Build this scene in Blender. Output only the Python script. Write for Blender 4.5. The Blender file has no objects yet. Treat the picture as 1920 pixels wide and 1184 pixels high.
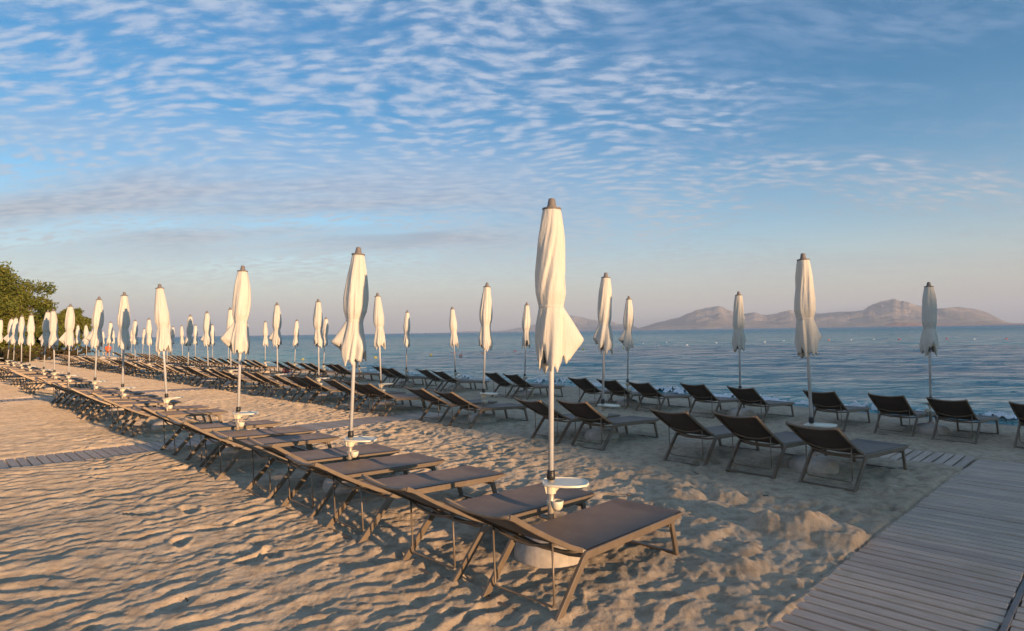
import bpy, bmesh, math, random
import numpy as np
from mathutils import Vector, Matrix

C = bpy.context.scene
COL = C.collection
RAD = math.radians
random.seed(7)

# ---------------------------------------------------------------- camera
FPX = 1150.0
PITCH = math.atan((622.3 - 592.0) / FPX)
ROLL = RAD(0.83)
cam_d = bpy.data.cameras.new('camera')
cam = bpy.data.objects.new('camera', cam_d); COL.objects.link(cam)
cam_d.sensor_width = 36.0
cam_d.lens = FPX / 1920.0 * 36.0
cam_d.clip_start = 0.05
cam_d.clip_end = 60000.0
F = Vector((0, math.cos(PITCH), math.sin(PITCH)))
R0 = Vector((1, 0, 0)); U0 = R0.cross(F)
R = R0 * math.cos(ROLL) - U0 * math.sin(ROLL)
U = U0 * math.cos(ROLL) + R0 * math.sin(ROLL)
cam.matrix_world = Matrix(((R.x, U.x, -F.x, 0), (R.y, U.y, -F.y, 0), (R.z, U.z, -F.z, 1.6), (0, 0, 0, 1)))
C.camera = cam

# ---------------------------------------------------------------- sun, sky, exposure
SUN_AZ = 138.3      # clockwise from +Y
SUN_EL = 6.0
SUN_STRENGTH = 5.0
SKY_STRENGTH = 0.13
EXPOSURE = 1.36
sun_dir = Vector((math.sin(RAD(SUN_AZ)) * math.cos(RAD(SUN_EL)), math.cos(RAD(SUN_AZ)) * math.cos(RAD(SUN_EL)), math.sin(RAD(SUN_EL))))
sl = bpy.data.lights.new('sun', 'SUN'); sl.energy = SUN_STRENGTH; sl.angle = RAD(0.5); sl.color = (1.0, 0.64, 0.35)
so = bpy.data.objects.new('sun', sl); COL.objects.link(so)
so.rotation_euler = (-sun_dir).to_track_quat('-Z', 'Y').to_euler()

C.render.engine = 'CYCLES'
C.cycles.use_denoising = True
C.cycles.max_bounces = 8
C.cycles.volume_bounces = 0
C.cycles.caustics_reflective = False
C.cycles.caustics_refractive = False
C.view_settings.view_transform = 'Standard'
C.view_settings.look = 'None'
C.view_settings.gamma = 1.0
C.view_settings.use_curve_mapping = False
C.view_settings.exposure = EXPOSURE


class NT:
    """small helper for building node trees"""
    def __init__(s, tree):
        s.t = tree; s.n = tree.nodes; s.l = tree.links
    def new(s, kind, **kw):
        nd = s.n.new('ShaderNode' + kind)
        for k, v in kw.items():
            if k.startswith('i_'):
                key = k[2:]
                key = int(key) if key.isdigit() else key.replace('_', ' ')
                s.put(nd.inputs[key], v)
            else:
                setattr(nd, k, v)
        return nd
    def put(s, sock, v):
        if hasattr(v, 'is_output') or isinstance(v, bpy.types.NodeSocket):
            s.l.new(v, sock)
        else:
            sock.default_value = v
    def math(s, op, a, b=None, clamp=False):
        nd = s.n.new('ShaderNodeMath'); nd.operation = op; nd.use_clamp = clamp
        s.put(nd.inputs[0], a)
        if b is not None: s.put(nd.inputs[1], b)
        return nd.outputs[0]
    def vmath(s, op, a, b=None):
        nd = s.n.new('ShaderNodeVectorMath'); nd.operation = op
        s.put(nd.inputs[0], a)
        if b is not None: s.put(nd.inputs[1], b)
        return nd.outputs[0]
    def mix(s, f, a, b, mode='MIX'):
        nd = s.n.new('ShaderNodeMix'); nd.data_type = 'RGBA'; nd.blend_type = mode
        s.put(nd.inputs[0], f); s.put(nd.inputs[6], a); s.put(nd.inputs[7], b)
        return nd.outputs[2]
    def ramp(s, f, stops, interp='LINEAR'):
        nd = s.n.new('ShaderNodeValToRGB'); nd.color_ramp.interpolation = interp
        e = nd.color_ramp.elements
        while len(e) < len(stops): e.new(0.5)
        for k, (p, c) in enumerate(stops):
            e[k].position = p; e[k].color = (c, c, c, 1) if isinstance(c, (int, float)) else tuple(c) + (1,)
        s.put(nd.inputs[0], f)
        return nd.outputs[0]
    def mapr(s, v, a, b, c=0.0, d=1.0, kind='SMOOTHSTEP'):
        nd = s.n.new('ShaderNodeMapRange'); nd.interpolation_type = kind
        s.put(nd.inputs[0], v); s.put(nd.inputs[1], a); s.put(nd.inputs[2], b); s.put(nd.inputs[3], c); s.put(nd.inputs[4], d)
        return nd.outputs[0]
    def noise(s, vec, scale, detail=4.0, rough=0.5, dist=0.0):
        nd = s.n.new('ShaderNodeTexNoise')
        if vec is not None: s.put(nd.inputs['Vector'], vec)
        nd.inputs['Scale'].default_value = scale; nd.inputs['Detail'].default_value = detail
        nd.inputs['Roughness'].default_value = rough; nd.inputs['Distortion'].default_value = dist
        return nd.outputs[0]
    def mapping(s, vec, scale=(1, 1, 1), rot=(0, 0, 0), loc=(0, 0, 0)):
        nd = s.n.new('ShaderNodeMapping')
        s.put(nd.inputs[0], vec); nd.inputs['Scale'].default_value = scale
        nd.inputs['Rotation'].default_value = rot; nd.inputs['Location'].default_value = loc
        return nd.outputs[0]


def build_world():
    w = bpy.data.worlds.new('World'); C.world = w; w.use_nodes = True
    t = NT(w.node_tree)
    bg = t.n['Background']
    sky = t.new('TexSky', sky_type='NISHITA', sun_disc=False)
    sky.sun_elevation = RAD(SUN_EL); sky.sun_rotation = RAD(SUN_AZ)
    sky.altitude = 0; sky.air_density = 1.0; sky.dust_density = 0.6; sky.ozone_density = 2.2
    d = t.new('TexCoord').outputs['Generated']
    sep = t.new('SeparateXYZ', i_0=d)
    x, y, z = sep.outputs
    zc = t.math('ADD', t.math('MAXIMUM', z, 0.0), 0.16)
    u = t.math('DIVIDE', x, zc); v = t.math('DIVIDE', y, zc)
    uv = t.new('CombineXYZ', i_0=u, i_1=v).outputs[0]
    # ripples of altocumulus: small cells, drawn out sideways, broken up by a slow warp
    warp = t.new('TexNoise'); t.put(warp.inputs['Vector'], uv); warp.inputs['Scale'].default_value = 1.1; warp.inputs['Detail'].default_value = 2
    wv = t.vmath('SCALE', t.vmath('SUBTRACT', warp.outputs['Color'], (0.5, 0.5, 0.5)))
    wv.node.inputs['Scale'].default_value = 0.32
    uvw = t.vmath('ADD', uv, wv)
    cn = t.noise(t.mapping(uvw, (11.0, 25.0, 1), (0, 0, RAD(-7))), 1.0, 4.0, 0.62)
    vo = t.new('TexVoronoi', feature='SMOOTH_F1'); t.put(vo.inputs['Vector'], t.mapping(t.vmath('ADD', uvw, t.vmath('MULTIPLY', warp.outputs['Color'], (.3, .1, 0))), (14.0, 31.0, 1), (0, 0, RAD(-7))))
    vo.inputs['Scale'].default_value = 1.0; vo.inputs['Smoothness'].default_value = 0.8; vo.inputs['Randomness'].default_value = 1.0
    cells = t.math('ADD', t.math('MULTIPLY', cn, 0.68), t.math('MULTIPLY', t.math('SUBTRACT', 0.95, vo.outputs['Distance']), 0.36))
    streak = t.noise(t.mapping(uvw, (1.6, 6.5, 1), (0, 0, RAD(-27)), (3.1, 1.7, 0)), 1.0, 4.0, 0.5)
    big = t.noise(t.mapping(uvw, (0.55, 1.15, 1), (0, 0, RAD(-22)), (5.3, 2.2, 0)), 1.0, 2.0, 0.5)
    # more cloud to the left and overhead in the middle, thin bands to the right
    az = t.math('ARCTAN2', x, y)
    side = t.mapr(az, -0.05, 0.65, 0.20, -0.06)
    cov = t.math('ADD', t.math('ADD', t.math('MULTIPLY', big, 1.05), t.math('MULTIPLY', streak, 0.42)), side)
    cov = t.mapr(cov, 0.52, 0.84)
    body = t.mapr(cells, 0.40, 0.64)
    soft = t.mapr(cells, 0.22, 0.8)
    alpha = t.math('MULTIPLY', cov, t.math('ADD', t.math('MULTIPLY', body, 0.36), t.math('MULTIPLY', soft, 0.42)))
    # a smooth veil low over the left half
    veil_n = t.noise(t.mapping(uv, (0.5, 1.6, 1), (0, 0, RAD(-12)), (1.0, 0.4, 0)), 1.0, 3.0, 0.5)
    veil = t.math('MULTIPLY', t.mapr(veil_n, 0.30, 0.60), t.math('MULTIPLY', t.mapr(z, 0.05, 0.16), t.mapr(z, 0.36, 0.2)))
    veil = t.math('MULTIPLY', veil, t.mapr(az, 0.35, -0.15, 0.10, 0.9))
    alpha = t.math('MAXIMUM', alpha, veil)
    alpha = t.math('MULTIPLY', alpha, t.mapr(z, 0.015, 0.13))
    thick = t.mapr(t.math('MULTIPLY', cells, cov), 0.3, 0.72)
    ccol = t.mix(thick, (0.98, 1.18, 1.45, 1), (1.55, 1.62, 1.75, 1))
    ccol = t.mix(t.mapr(z, 0.10, 0.34), ccol, t.mix(thick, (0.9, 1.35, 2.1, 1), (1.75, 2.0, 2.45, 1)))
    hs = t.new('HueSaturation', i_Saturation=1.12, i_Value=1.0, i_Color=sky.outputs[0])
    graded = t.mix(1.0, hs.outputs[0], t.mix(t.mapr(z, 0.0, 0.36), (1.10, 0.98, 1.05, 1), (0.10, 0.57, 0.74, 1)), 'MULTIPLY')
    graded = t.mix(t.mapr(z, 0.17, 0.0, 0.0, 0.75), graded, (1.72, 1.70, 1.70, 1))
    col = t.mix(alpha, graded, ccol)
    t.l.new(col, bg.inputs['Color'])
    bg.inputs['Strength'].default_value = SKY_STRENGTH
build_world()

# ---------------------------------------------------------------- directions on the beach
A45 = RAD(45.4)
D2 = Vector((math.sin(A45), math.cos(A45), 0))      # towards the water
D1 = Vector((-math.cos(A45), math.sin(A45), 0))     # along the rows, away from the camera


def smooth(x, a, b):
    t = np.clip((x - a) / (b - a), 0, 1)
    return t * t * (3 - 2 * t)

SEA_Z = -0.47
def shore_s(t):
    return np.interp(t, [-60, -10, 0, 4, 8, 12, 16, 27, 40, 60, 90, 130, 200], [14.0, 15.6, 16.1, 16.4, 17.0, 17.6, 17.9, 17.6, 17.0, 16.8, 15.0, 5.0, -60.0])

def beach_z(s, t):
    """smooth height of the beach, without the ripples"""
    s = np.asarray(s, float); t = np.asarray(t, float)
    sh = shore_s(t)
    z = np.interp(s, [-60, -10, 3, 5, 8, 11, 13.2], [0.9, 0.10, 0.0, 0.0, -0.04, -0.15, -0.20])
    fr = (s - 13.2) / np.maximum(sh - 13.2, 0.8)
    below = np.where(s > sh, SEA_Z - (s - sh) * 0.11, -0.20 + (SEA_Z + 0.20) * np.clip(fr, 0, 1) ** 1.15)
    z = np.where((s > 13.2) | (s > sh), below, z)
    z = z + 0.13 * smooth(t, 14, 45) * (1 - smooth(s, 3, 7)) * (s < sh)
    return np.maximum(z, -3.0)

_rng = np.random.RandomState(3)
_perm = _rng.permutation(512); _perm = np.concatenate([_perm, _perm])
_ang = _rng.rand(512) * 2 * np.pi
def perlin(x, y, seed=0):
    x = np.asarray(x, float) + seed * 17.31; y = np.asarray(y, float) + seed * 9.73
    xi = np.floor(x).astype(np.int64); yi = np.floor(y).astype(np.int64)
    xf = x - xi; yf = y - yi
    def g(ix, iy, dx, dy):
        h = _perm[(_perm[ix & 511] + iy) & 511]
        a = _ang[h]
        return np.cos(a) * dx + np.sin(a) * dy
    u = xf * xf * xf * (xf * (xf * 6 - 15) + 10); v = yf * yf * yf * (yf * (yf * 6 - 15) + 10)
    n00 = g(xi, yi, xf, yf); n10 = g(xi + 1, yi, xf - 1, yf)
    n01 = g(xi, yi + 1, xf, yf - 1); n11 = g(xi + 1, yi + 1, xf - 1, yf - 1)
    return (n00 * (1 - u) + n10 * u) * (1 - v) + (n01 * (1 - u) + n11 * u) * v
def fbm(x, y, seed=0, o=3):
    r = 0; a = 1.0
    for k in range(o):
        r = r + a * perlin(x * 2 ** k, y * 2 ** k, seed + k); a *= 0.5
    return r

# wooden walkways on the sand: (s0, s1, t0, t1)
WALKS = [(1.0, 9.75, -0.44, 1.43), (8.9, 9.8, 1.43, 3.1), (-2.0, 7.9, 9.62, 10.48), (-1.0, 7.9, 19.9, 20.8)]


def add_print(s, t, out, ps, pt, ang, L, W, dep):
    m = (np.abs(s - ps) < L * 2.2) & (np.abs(t - pt) < L * 2.2)
    if not m.any(): return
    a = s[m] - ps; b = t[m] - pt
    c, sn = math.cos(ang), math.sin(ang)
    x = (a * c + b * sn) / L; y = (-a * sn + b * c) / W
    r = np.sqrt(x * x + y * y) + 0.12 * np.sin(3 * np.arctan2(y, x) + ps * 9)
    out[m] += -dep * (1 - smooth(r, 0.55, 1.05)) + dep * 0.55 * np.exp(-((r - 1.2) / 0.22) ** 2) * (0.6 + 0.4 * np.sin(np.arctan2(y, x) + pt * 7))


def sand_relief(s, t):
    near = 1 - smooth(np.hypot(s, t), 25, 60)
    wx = 0.45 * perlin(s * 0.6, t * 0.6, 11); wy = 0.16 * perlin(s * 1.2, t * 1.4, 12) + .05 * perlin(s * 3.1, t * 3.3, 14)
    # trodden ridges running towards the water
    r1 = 1 - np.abs(perlin((s + wx) / 0.52, (t + wy + 0.16 * s) / 0.23, 1)) * 2.0
    r2 = perlin((s + wx) / 0.22, (t + wy) / 0.11, 2)
    r3 = 1 - np.abs(perlin((s + wx) / 0.34, (t + wy - 0.1 * s) / 0.15, 5)) * 2.0
    m1 = 0.5 + 1.0 * smooth(perlin(s * .8, t * .8, 17), -.25, .3)
    ridges = 0.85 * (0.018 * r1 + 0.012 * r3 * m1 + 0.013 * r2 * m1)
    # foot pits
    q = fbm((s + wx * 0.6) / 0.23, (t + wy) / 0.18, 3, 3)
    q2 = 1 - np.abs(fbm((s - wy) / 0.36, (t + wx * .5) / 0.28, 6, 2)) * 2.2
    pits = (0.029 * q + 0.013 * q2) * (.55 + .75 * smooth(perlin(s * .9, t * .9, 18), -.3, .25))
    und = 0.022 * perlin(s / 2.3, t / 2.0, 8) + 0.014 * perlin(s / 1.1, t / 0.9, 9)
    crisp = (1 - np.abs(perlin((s + wx) / 0.19, (t + wy) / 0.14, 23)) * 2.4) * (.3 + smooth(perlin(s * 1.3, t * 1.3, 24), -.2, .35))
    fine = 0.0075 * crisp * (1 - .5 * smooth(t, 9, 20)) + 0.006 * perlin(s / 0.07, t / 0.055, 4) * (.4 + 1.2 * smooth(perlin(s * 2, t * 2, 19), -.2, .3)) + 0.003 * perlin(s / 0.03, t / 0.03, 7)
    k = smooth(s + 0.5 * perlin(s * 0.7, t * 0.7, 13), 2.4, 4.2)           # 0: ridges at the left, 1: pits
    amp = 1.0 - 0.45 * smooth(t, 9, 22) * 1.0
    amp = amp * (1 - 0.15 * smooth(s, 9, 13)) * (1 - 0.8 * smooth(s - shore_s(t), -2.2, -0.5))
    z = (ridges * (1 - k) + pits * k) * amp * near + und * near * (1 - 0.5 * smooth(s, 12, 15)) * (1 - 0.75 * smooth(s - shore_s(t), -3, -0.5)) + fine * near
    return z


def full_sand(s, t):
    z = sand_relief(s, t)
    rnd = random.Random(21)
    for k in range(120):                                   # clear footprints in the loose sand round the first row
        ps = rnd.uniform(1.2, 8.6); pt = rnd.uniform(1.5, 11.0)
        add_print(s, t, z, ps, pt, rnd.uniform(-0.9, 0.9) + (0 if rnd.random() < .6 else 1.5), rnd.uniform(.12, .17), rnd.uniform(.055, .08), rnd.uniform(.015, .034))
    # dug-up heaps beside the walkway
    z *= 1 - 0.75 * np.exp(-(((s - 4.98) / .30) ** 2 + ((t - 1.78) / .36) ** 2))
    for (ps, pt, ls, lt, h) in ((5.0, 1.98, .29, .30, .115), (5.05, 1.66, .29, .30, .085), (5.35, 3.1, .2, .2, .06), (5.55, 2.75, .18, .18, .07), (5.62, 3.3, .14, .15, .05),
                                (4.05, 1.88, .14, .13, .055), (4.35, 2.0, .13, .09, .035), (4.5, 2.35, .3, .1, .035)):
        a = (s - ps) / ls; b = (t - pt) / lt
        rr = np.sqrt(a * a + b * b) + 0.22 * perlin(s * 5, t * 5, 15)
        z += h * (1 - smooth(rr, 0.35, 1.2)) * (1 + 0.22 * perlin(s * 9, t * 9, 16)) + .012 * perlin(s * 17, t * 17, 20) * (1 - smooth(rr, .7, 1.3))
    # scooped hollow behind the big heap
    z -= 0.05 * np.exp(-(((s - 5.5) / .3) ** 2 + ((t - 1.9) / .5) ** 2))
    for (s0, s1, t0, t1) in WALKS:
        ins = smooth(s, s0 - .06, s0) * (1 - smooth(s, s1, s1 + .06)) * smooth(t, t0 - .05, t0 + .0) * (1 - smooth(t, t1 - .0, t1 + .045))
        bed = -0.075 + 0.0 * z
        lip = np.exp(-(np.minimum(np.abs(t - t0), np.abs(t - t1)) / .05) ** 2) * smooth(s, s0 - .1, s0) * (1 - smooth(s, s1, s1 + .1))
        if t0 > 9:   # sand blown across the walk at left
            bed = bed + 0.015 + .012 * perlin(s * 9, t * 9, 3)
            bed = np.where(np.abs(s - 3.6) < 1.2, np.maximum(bed, -0.045 + 0.06 * smooth(perlin(s * 2.2, t * 2.2, 33), -0.1, 0.3) * (1 - smooth(np.abs(s - 3.6), .7, 1.2))), bed)
        elif t0 > 1:  # the cross walk sinks under the sand further along
            bed = bed + 0.02 + 0.050 * smooth(t + 0.5 * perlin(s * 3, t * 3, 34), 1.9, 2.9) + 0.012 * perlin(s * 7, t * 7, 3)
        else:        # spilled sand over the near left edge
            e = smooth(t, t1 - 0.32, t1) * (1 - smooth(s, 2.9, 3.75))
            bed = bed + 0.125 * e * (0.55 + 1.1 * perlin(s * 5, t * 5, 35)) + 0.004 * perlin(s * 12, t * 12, 3)
            bed = bed + 0.06 * smooth(t, t1 - .07, t1 + .02) * smooth(perlin(s * 2.6, t * 2.6, 37), -.1, .35)
        # edge of the sand beside the boards slopes gently to them
        z = z * (1 - ins) + bed * ins
        z = np.maximum(z, lip * (.030 + .045 * perlin(s * 1.9, t * 4, 38) + .016 * perlin(s * 11, t * 13, 39)) - .04)
    return z


def ST(s, t, dz=0.0):
    p = D2 * s + D1 * t
    return Vector((p.x, p.y, float(beach_z(s, t)) + dz))

# ---------------------------------------------------------------- materials
MATS = {}
def mat(name):
    m = bpy.data.materials.new(name); m.use_nodes = True
    MATS[name] = m
    return m, NT(m.node_tree), m.node_tree.nodes['Principled BSDF']

def tex_co(t, kind='Object'):
    return t.new('TexCoord').outputs[kind]

def geo_pos(t):
    return t.new('NewGeometry').outputs['Position']

def bump(t, h, strength, dist, normal=None):
    b = t.new('Bump'); b.inputs['Strength'].default_value = strength; b.inputs['Distance'].default_value = dist
    t.put(b.inputs['Height'], h)
    if normal is not None: t.put(b.inputs['Normal'], normal)
    return b.outputs[0]

def m_sand():
    m, t, p = mat('sand')
    pos = geo_pos(t)
    n1 = t.noise(pos, 0.7, 5, 0.6); n2 = t.noise(pos, 9.0, 5, 0.65); n3 = t.noise(pos, 160.0, 3, 0.7)
    c = t.mix(t.mapr(n1, .3, .7), (0.435, 0.342, 0.242, 1), (0.53, 0.422, 0.305, 1))
    c = t.mix(t.mapr(n2, .42, .66, 0, .75), c, (0.30, 0.225, 0.155, 1))
    c = t.mix(t.mapr(n3, .56, .72, 0, .5), c, (0.17, 0.12, 0.085, 1))
    spk = t.new('TexVoronoi', feature='F1'); t.put(spk.inputs['Vector'], pos); spk.inputs['Scale'].default_value = 26
    sp2 = t.math('MULTIPLY', t.math('LESS_THAN', spk.outputs['Distance'], 0.13), t.math('GREATER_THAN', t.new('SeparateColor', i_0=spk.outputs['Color']).outputs[0], 0.8))
    c = t.mix(t.math('MULTIPLY', sp2, .75), c, (0.12, 0.09, 0.07, 1))
    wet = t.new('Attribute', attribute_name='wet').outputs['Fac']
    c = t.mix(wet, c, (0.13, 0.105, 0.085, 1))
    t.put(p.inputs['Base Color'], c)
    t.put(p.inputs['Roughness'], t.mapr(wet, 0, 1, 0.95, 0.35, 'LINEAR'))
    p.inputs['Specular IOR Level'].default_value = 0.25; p.inputs['Diffuse Roughness'].default_value = 1.0
    nb = bump(t, t.noise(pos, 22.0, 6, 0.7), 0.9, 0.012)
    nb = bump(t, n3, 0.6, 0.003, nb)
    t.put(p.inputs['Normal'], nb)
m_sand()

def m_water():
    m, t, p = mat('sea_water')
    pos = geo_pos(t)
    sep = t.new('SeparateXYZ', i_0=pos)
    dist = t.vmath('LENGTH', pos); dist = dist.node.outputs['Value']
    sh = t.new('Attribute', attribute_name='shallow').outputs['Fac']
    big = t.noise(t.mapping(pos, (0.02, 0.05, 1)), 1.0, 4, 0.6)
    deep = t.mix(t.mapr(big, .35, .65), (0.006, 0.155, 0.250, 1), (0.014, 0.215, 0.290, 1))
    c = t.mix(sh, deep, (0.09, 0.30, 0.33, 1))
    c = t.mix(t.mapr(dist, 120, 1500), c, (0.003, 0.120, 0.255, 1))
    t.put(p.inputs['Base Color'], c)
    p.inputs['IOR'].default_value = 1.33; t.put(p.inputs['Specular IOR Level'], t.mapr(dist, 20, 250, 0.14, 0.05))
    t.put(p.inputs['Roughness'], t.mapr(dist, 10, 400, 0.06, 0.22))
    ru = RAD(-14)
    w1 = t.noise(t.mapping(pos, (0.9, 3.0, 1), (0, 0, ru)), 1.0, 5, 0.62, 0.3)
    w2 = t.noise(t.mapping(pos, (0.16, 0.55, 1), (0, 0, RAD(-10))), 1.0, 5, 0.6)
    w3 = t.noise(t.mapping(pos, (5, 11, 1), (0, 0, RAD(10))), 1.0, 3, 0.6)
    nb = bump(t, w2, 1.0, 1.3)
    nb = bump(t, w1, 0.9, 0.24, nb)
    nb = bump(t, w3, 0.5, 0.02, nb)
    t.put(p.inputs['Normal'], nb)
m_water()

def m_foam():
    m, t, p = mat('foam')
    p.inputs['Base Color'].default_value = (0.8, 0.8, 0.8, 1); p.inputs['Roughness'].default_value = 0.6
    t.put(p.inputs['Normal'], bump(t, t.noise(geo_pos(t), 40, 4, .7), 1.0, 0.02))
m_foam()

def m_wood():
    m, t, p = mat('weathered_wood')
    co = tex_co(t); oi = t.new('ObjectInfo').outputs['Random']
    off = t.new('CombineXYZ', i_0=t.math('MULTIPLY', oi, 37.0), i_1=t.math('MULTIPLY', oi, 11.0), i_2=oi).outputs[0]
    v = t.vmath('ADD', co, off)
    g = t.noise(t.mapping(v, (70, 4, 70)), 1.0, 4, 0.6, 0.4)
    g2 = t.noise(v, 5, 3, 0.5)
    c = t.mix(t.mapr(g, .3, .7), (0.42, 0.315, 0.24, 1), (0.59, 0.46, 0.365, 1))
    c = t.mix(t.mapr(g2, .4, .75, 0, .4), c, (0.46, 0.38, 0.31, 1))
    c = t.mix(1.0, c, t.ramp(oi, [(0, (0.84, 0.83, 0.84)), (.5, (0.98, 0.97, 0.97)), (1, (1.12, 1.07, 1.02))]), 'MULTIPLY')
    blot = t.noise(geo_pos(t), 2.4, 5, 0.7)
    c = t.mix(t.mapr(blot, .48, .70, 0, .65), c, (0.40, 0.31, 0.22, 1))
    t.put(p.inputs['Base Color'], c); p.inputs['Roughness'].default_value = 0.8
    t.put(p.inputs['Normal'], bump(t, g, 0.5, 0.002))
m_wood()

def m_simple(name, col, rough=0.5, metal=0.0, spec=0.5, var=0.12, scale=8.0, bmp=None, sss=None):
    m, t, p = mat(name)
    co = tex_co(t)
    n = t.noise(co, scale, 4, 0.6)
    c = t.mix(t.mapr(n, .3, .7), tuple(x * (1 - var) for x in col) + (1,), tuple(min(1, x * (1 + var)) for x in col) + (1,))
    t.put(p.inputs['Base Color'], c)
    p.inputs['Roughness'].default_value = rough; p.inputs['Metallic'].default_value = metal
    p.inputs['Specular IOR Level'].default_value = spec
    if bmp:
        t.put(p.inputs['Normal'], bump(t, t.noise(co, bmp[0], 5, 0.6), bmp[1], bmp[2]))
    return m
m_simple('taupe_frame', (0.20, 0.15, 0.105), 0.42, 0.25, 0.5, 0.10, 12, (60, .15, .001))
m_simple('aluminium', (0.74, 0.72, 0.70), 0.35, 0.25, 0.5, 0.05, 20)
m_simple('lower_tube', (0.45, 0.38, 0.30), 0.38, 0.35, 0.5, 0.08, 20)
m_simple('black_plastic', (0.02, 0.02, 0.02), 0.45)
m_simple('grey_cap', (0.19, 0.165, 0.15), 0.6, 0, 0.4)
m_simple('beige_plastic', (0.72, 0.66, 0.52), 0.4, 0, 0.5, 0.04, 14, (90, .1, .001))
m_simple('concrete', (0.52, 0.45, 0.38), 0.85, 0, 0.3, 0.12, 14, (45, .6, .004))
m_simple('bark', (0.10, 0.07, 0.05), 0.9, 0, 0.2, 0.3, 9, (18, 1.0, .03))
m_simple('orange_cloth', (0.75, 0.13, 0.03), 0.8)
m_simple('skin', (0.42, 0.22, 0.14), 0.55)
m_simple('dark_hair', (0.03, 0.02, 0.015), 0.6)
m_simple('pink_cloth', (0.75, 0.12, 0.22), 0.8)
m_simple('buoy_yellow', (0.85, 0.62, 0.05), 0.4)
m_simple('buoy_orange', (0.85, 0.25, 0.04), 0.4)
m_simple('buoy_red', (0.7, 0.06, 0.05), 0.4)
m_simple('buoy_white', (0.85, 0.85, 0.82), 0.4)
m_simple('driftwood', (0.05, 0.035, 0.03), 0.9)
m_simple('clear_plastic', (0.55, 0.56, 0.56), 0.15)
m_simple('dry_weed', (0.045, 0.035, 0.022), 0.9)

def m_sling():
    m, t, p = mat('sling_mesh')
    co = tex_co(t)
    wv = t.new('TexWave', wave_type='BANDS', bands_direction='Y'); t.put(wv.inputs['Vector'], co); wv.inputs['Scale'].default_value = 55
    wx = t.new('TexWave', wave_type='BANDS', bands_direction='X'); t.put(wx.inputs['Vector'], co); wx.inputs['Scale'].default_value = 75
    w = t.math('MULTIPLY', wv.outputs['Fac'], wx.outputs['Fac'])
    dust = t.noise(co, 6, 5, 0.65)
    c = t.mix(t.mapr(w, .2, .8), (0.045, 0.032, 0.027, 1), (0.105, 0.077, 0.064, 1))
    c = t.mix(t.mapr(dust, .45, .75, 0, .18), c, (0.22, 0.165, 0.13, 1))
    t.put(p.inputs['Base Color'], c); p.inputs['Roughness'].default_value = 0.55
    p.inputs['Specular IOR Level'].default_value = 0.45; p.inputs['Diffuse Roughness'].default_value = 1.0
    p.inputs['Sheen Weight'].default_value = 0.09; p.inputs['Sheen Roughness'].default_value = 0.35; p.inputs['Sheen Tint'].default_value = (0.85, 0.7, 0.6, 1)
    t.put(p.inputs['Normal'], bump(t, w, 0.3, 0.0006))
m_sling()

def m_fabric():
    m, t, p = mat('cream_fabric')
    co = tex_co(t)
    n = t.noise(t.mapping(co, (3, 3, 1.4)), 1.0, 5, 0.6)
    c = t.mix(t.mapr(n, .35, .75), (0.82, 0.775, 0.69, 1), (0.74, 0.69, 0.60, 1))
    oi = t.new('ObjectInfo').outputs['Random']
    c = t.mix(1.0, c, t.ramp(oi, [(0, (0.93, 0.93, 0.93)), (1, (1.04, 1.03, 1.02))]), 'MULTIPLY')
    p.inputs['Roughness'].default_value = 0.85; p.inputs['Specular IOR Level'].default_value = 0.2
    t.put(p.inputs['Base Color'], c)
    nb = bump(t, t.noise(t.mapping(co, (22, 22, 5)), 1.0, 5, .6, .6), 0.85, 0.012)
    t.put(p.inputs['Normal'], nb)
    tr = t.new('BsdfTranslucent', i_Color=c); t.put(tr.inputs['Normal'], nb)
    mx = t.new('MixShader', i_0=0.22, i_1=p.outputs[0], i_2=tr.outputs[0])
    t.l.new(mx.outputs[0], t.n['Material Output'].inputs['Surface'])
m_fabric()

def m_leaf(name, a, b, dry):
    m, t, p = mat(name)
    pos = tex_co(t)
    n = t.noise(pos, 0.9, 3, 0.5); n2 = t.noise(pos, 9, 2, 0.6)
    c = t.mix(t.mapr(n, .35, .65), a + (1,), b + (1,))
    c = t.mix(t.mapr(n2, .5, .7, 0, .8), c, dry + (1,))
    t.put(p.inputs['Base Color'], c); p.inputs['Roughness'].default_value = 0.7
    tr = t.new('BsdfTranslucent', i_Color=c)
    mx = t.new('MixShader', i_0=0.3, i_1=p.outputs[0], i_2=tr.outputs[0])
    t.l.new(mx.outputs[0], t.n['Material Output'].inputs['Surface'])
m_leaf('tamarisk_leaf', (0.10, 0.135, 0.014), (0.19, 0.20, 0.026), (0.22, 0.14, 0.03))
m_leaf('shrub_leaf', (0.055, 0.06, 0.018), (0.10, 0.07, 0.028), (0.13, 0.075, 0.03))

def m_rock():
    m, t, p = mat('bare_mountain_rock')
    pos = geo_pos(t)
    n = t.noise(pos, 0.0022, 6, 0.65); n2 = t.noise(t.mapping(pos, (1, 1, 2)), 0.008, 6, 0.7)
    c = t.mix(t.mapr(n, .35, .65), (0.20, 0.17, 0.145, 1), (0.38, 0.31, 0.26, 1))
    c = t.mix(t.mapr(n2, .45, .62, 0, .75), c, (0.12, 0.12, 0.09, 1))
    t.put(p.inputs['Base Color'], c); p.inputs['Roughness'].default_value = 0.95
    t.put(p.inputs['Normal'], bump(t, n2, 1.0, 45.0))
m_rock()
m_simple('red_cliff', (0.40, 0.20, 0.13), 0.95, 0, 0.2, 0.25, 0.02)
m_simple('scrub_hill', (0.07, 0.075, 0.04), 0.95, 0, 0.2, 0.3, 0.2)

# ---------------------------------------------------------------- object helpers
def link(o): COL.objects.link(o); return o

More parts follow.
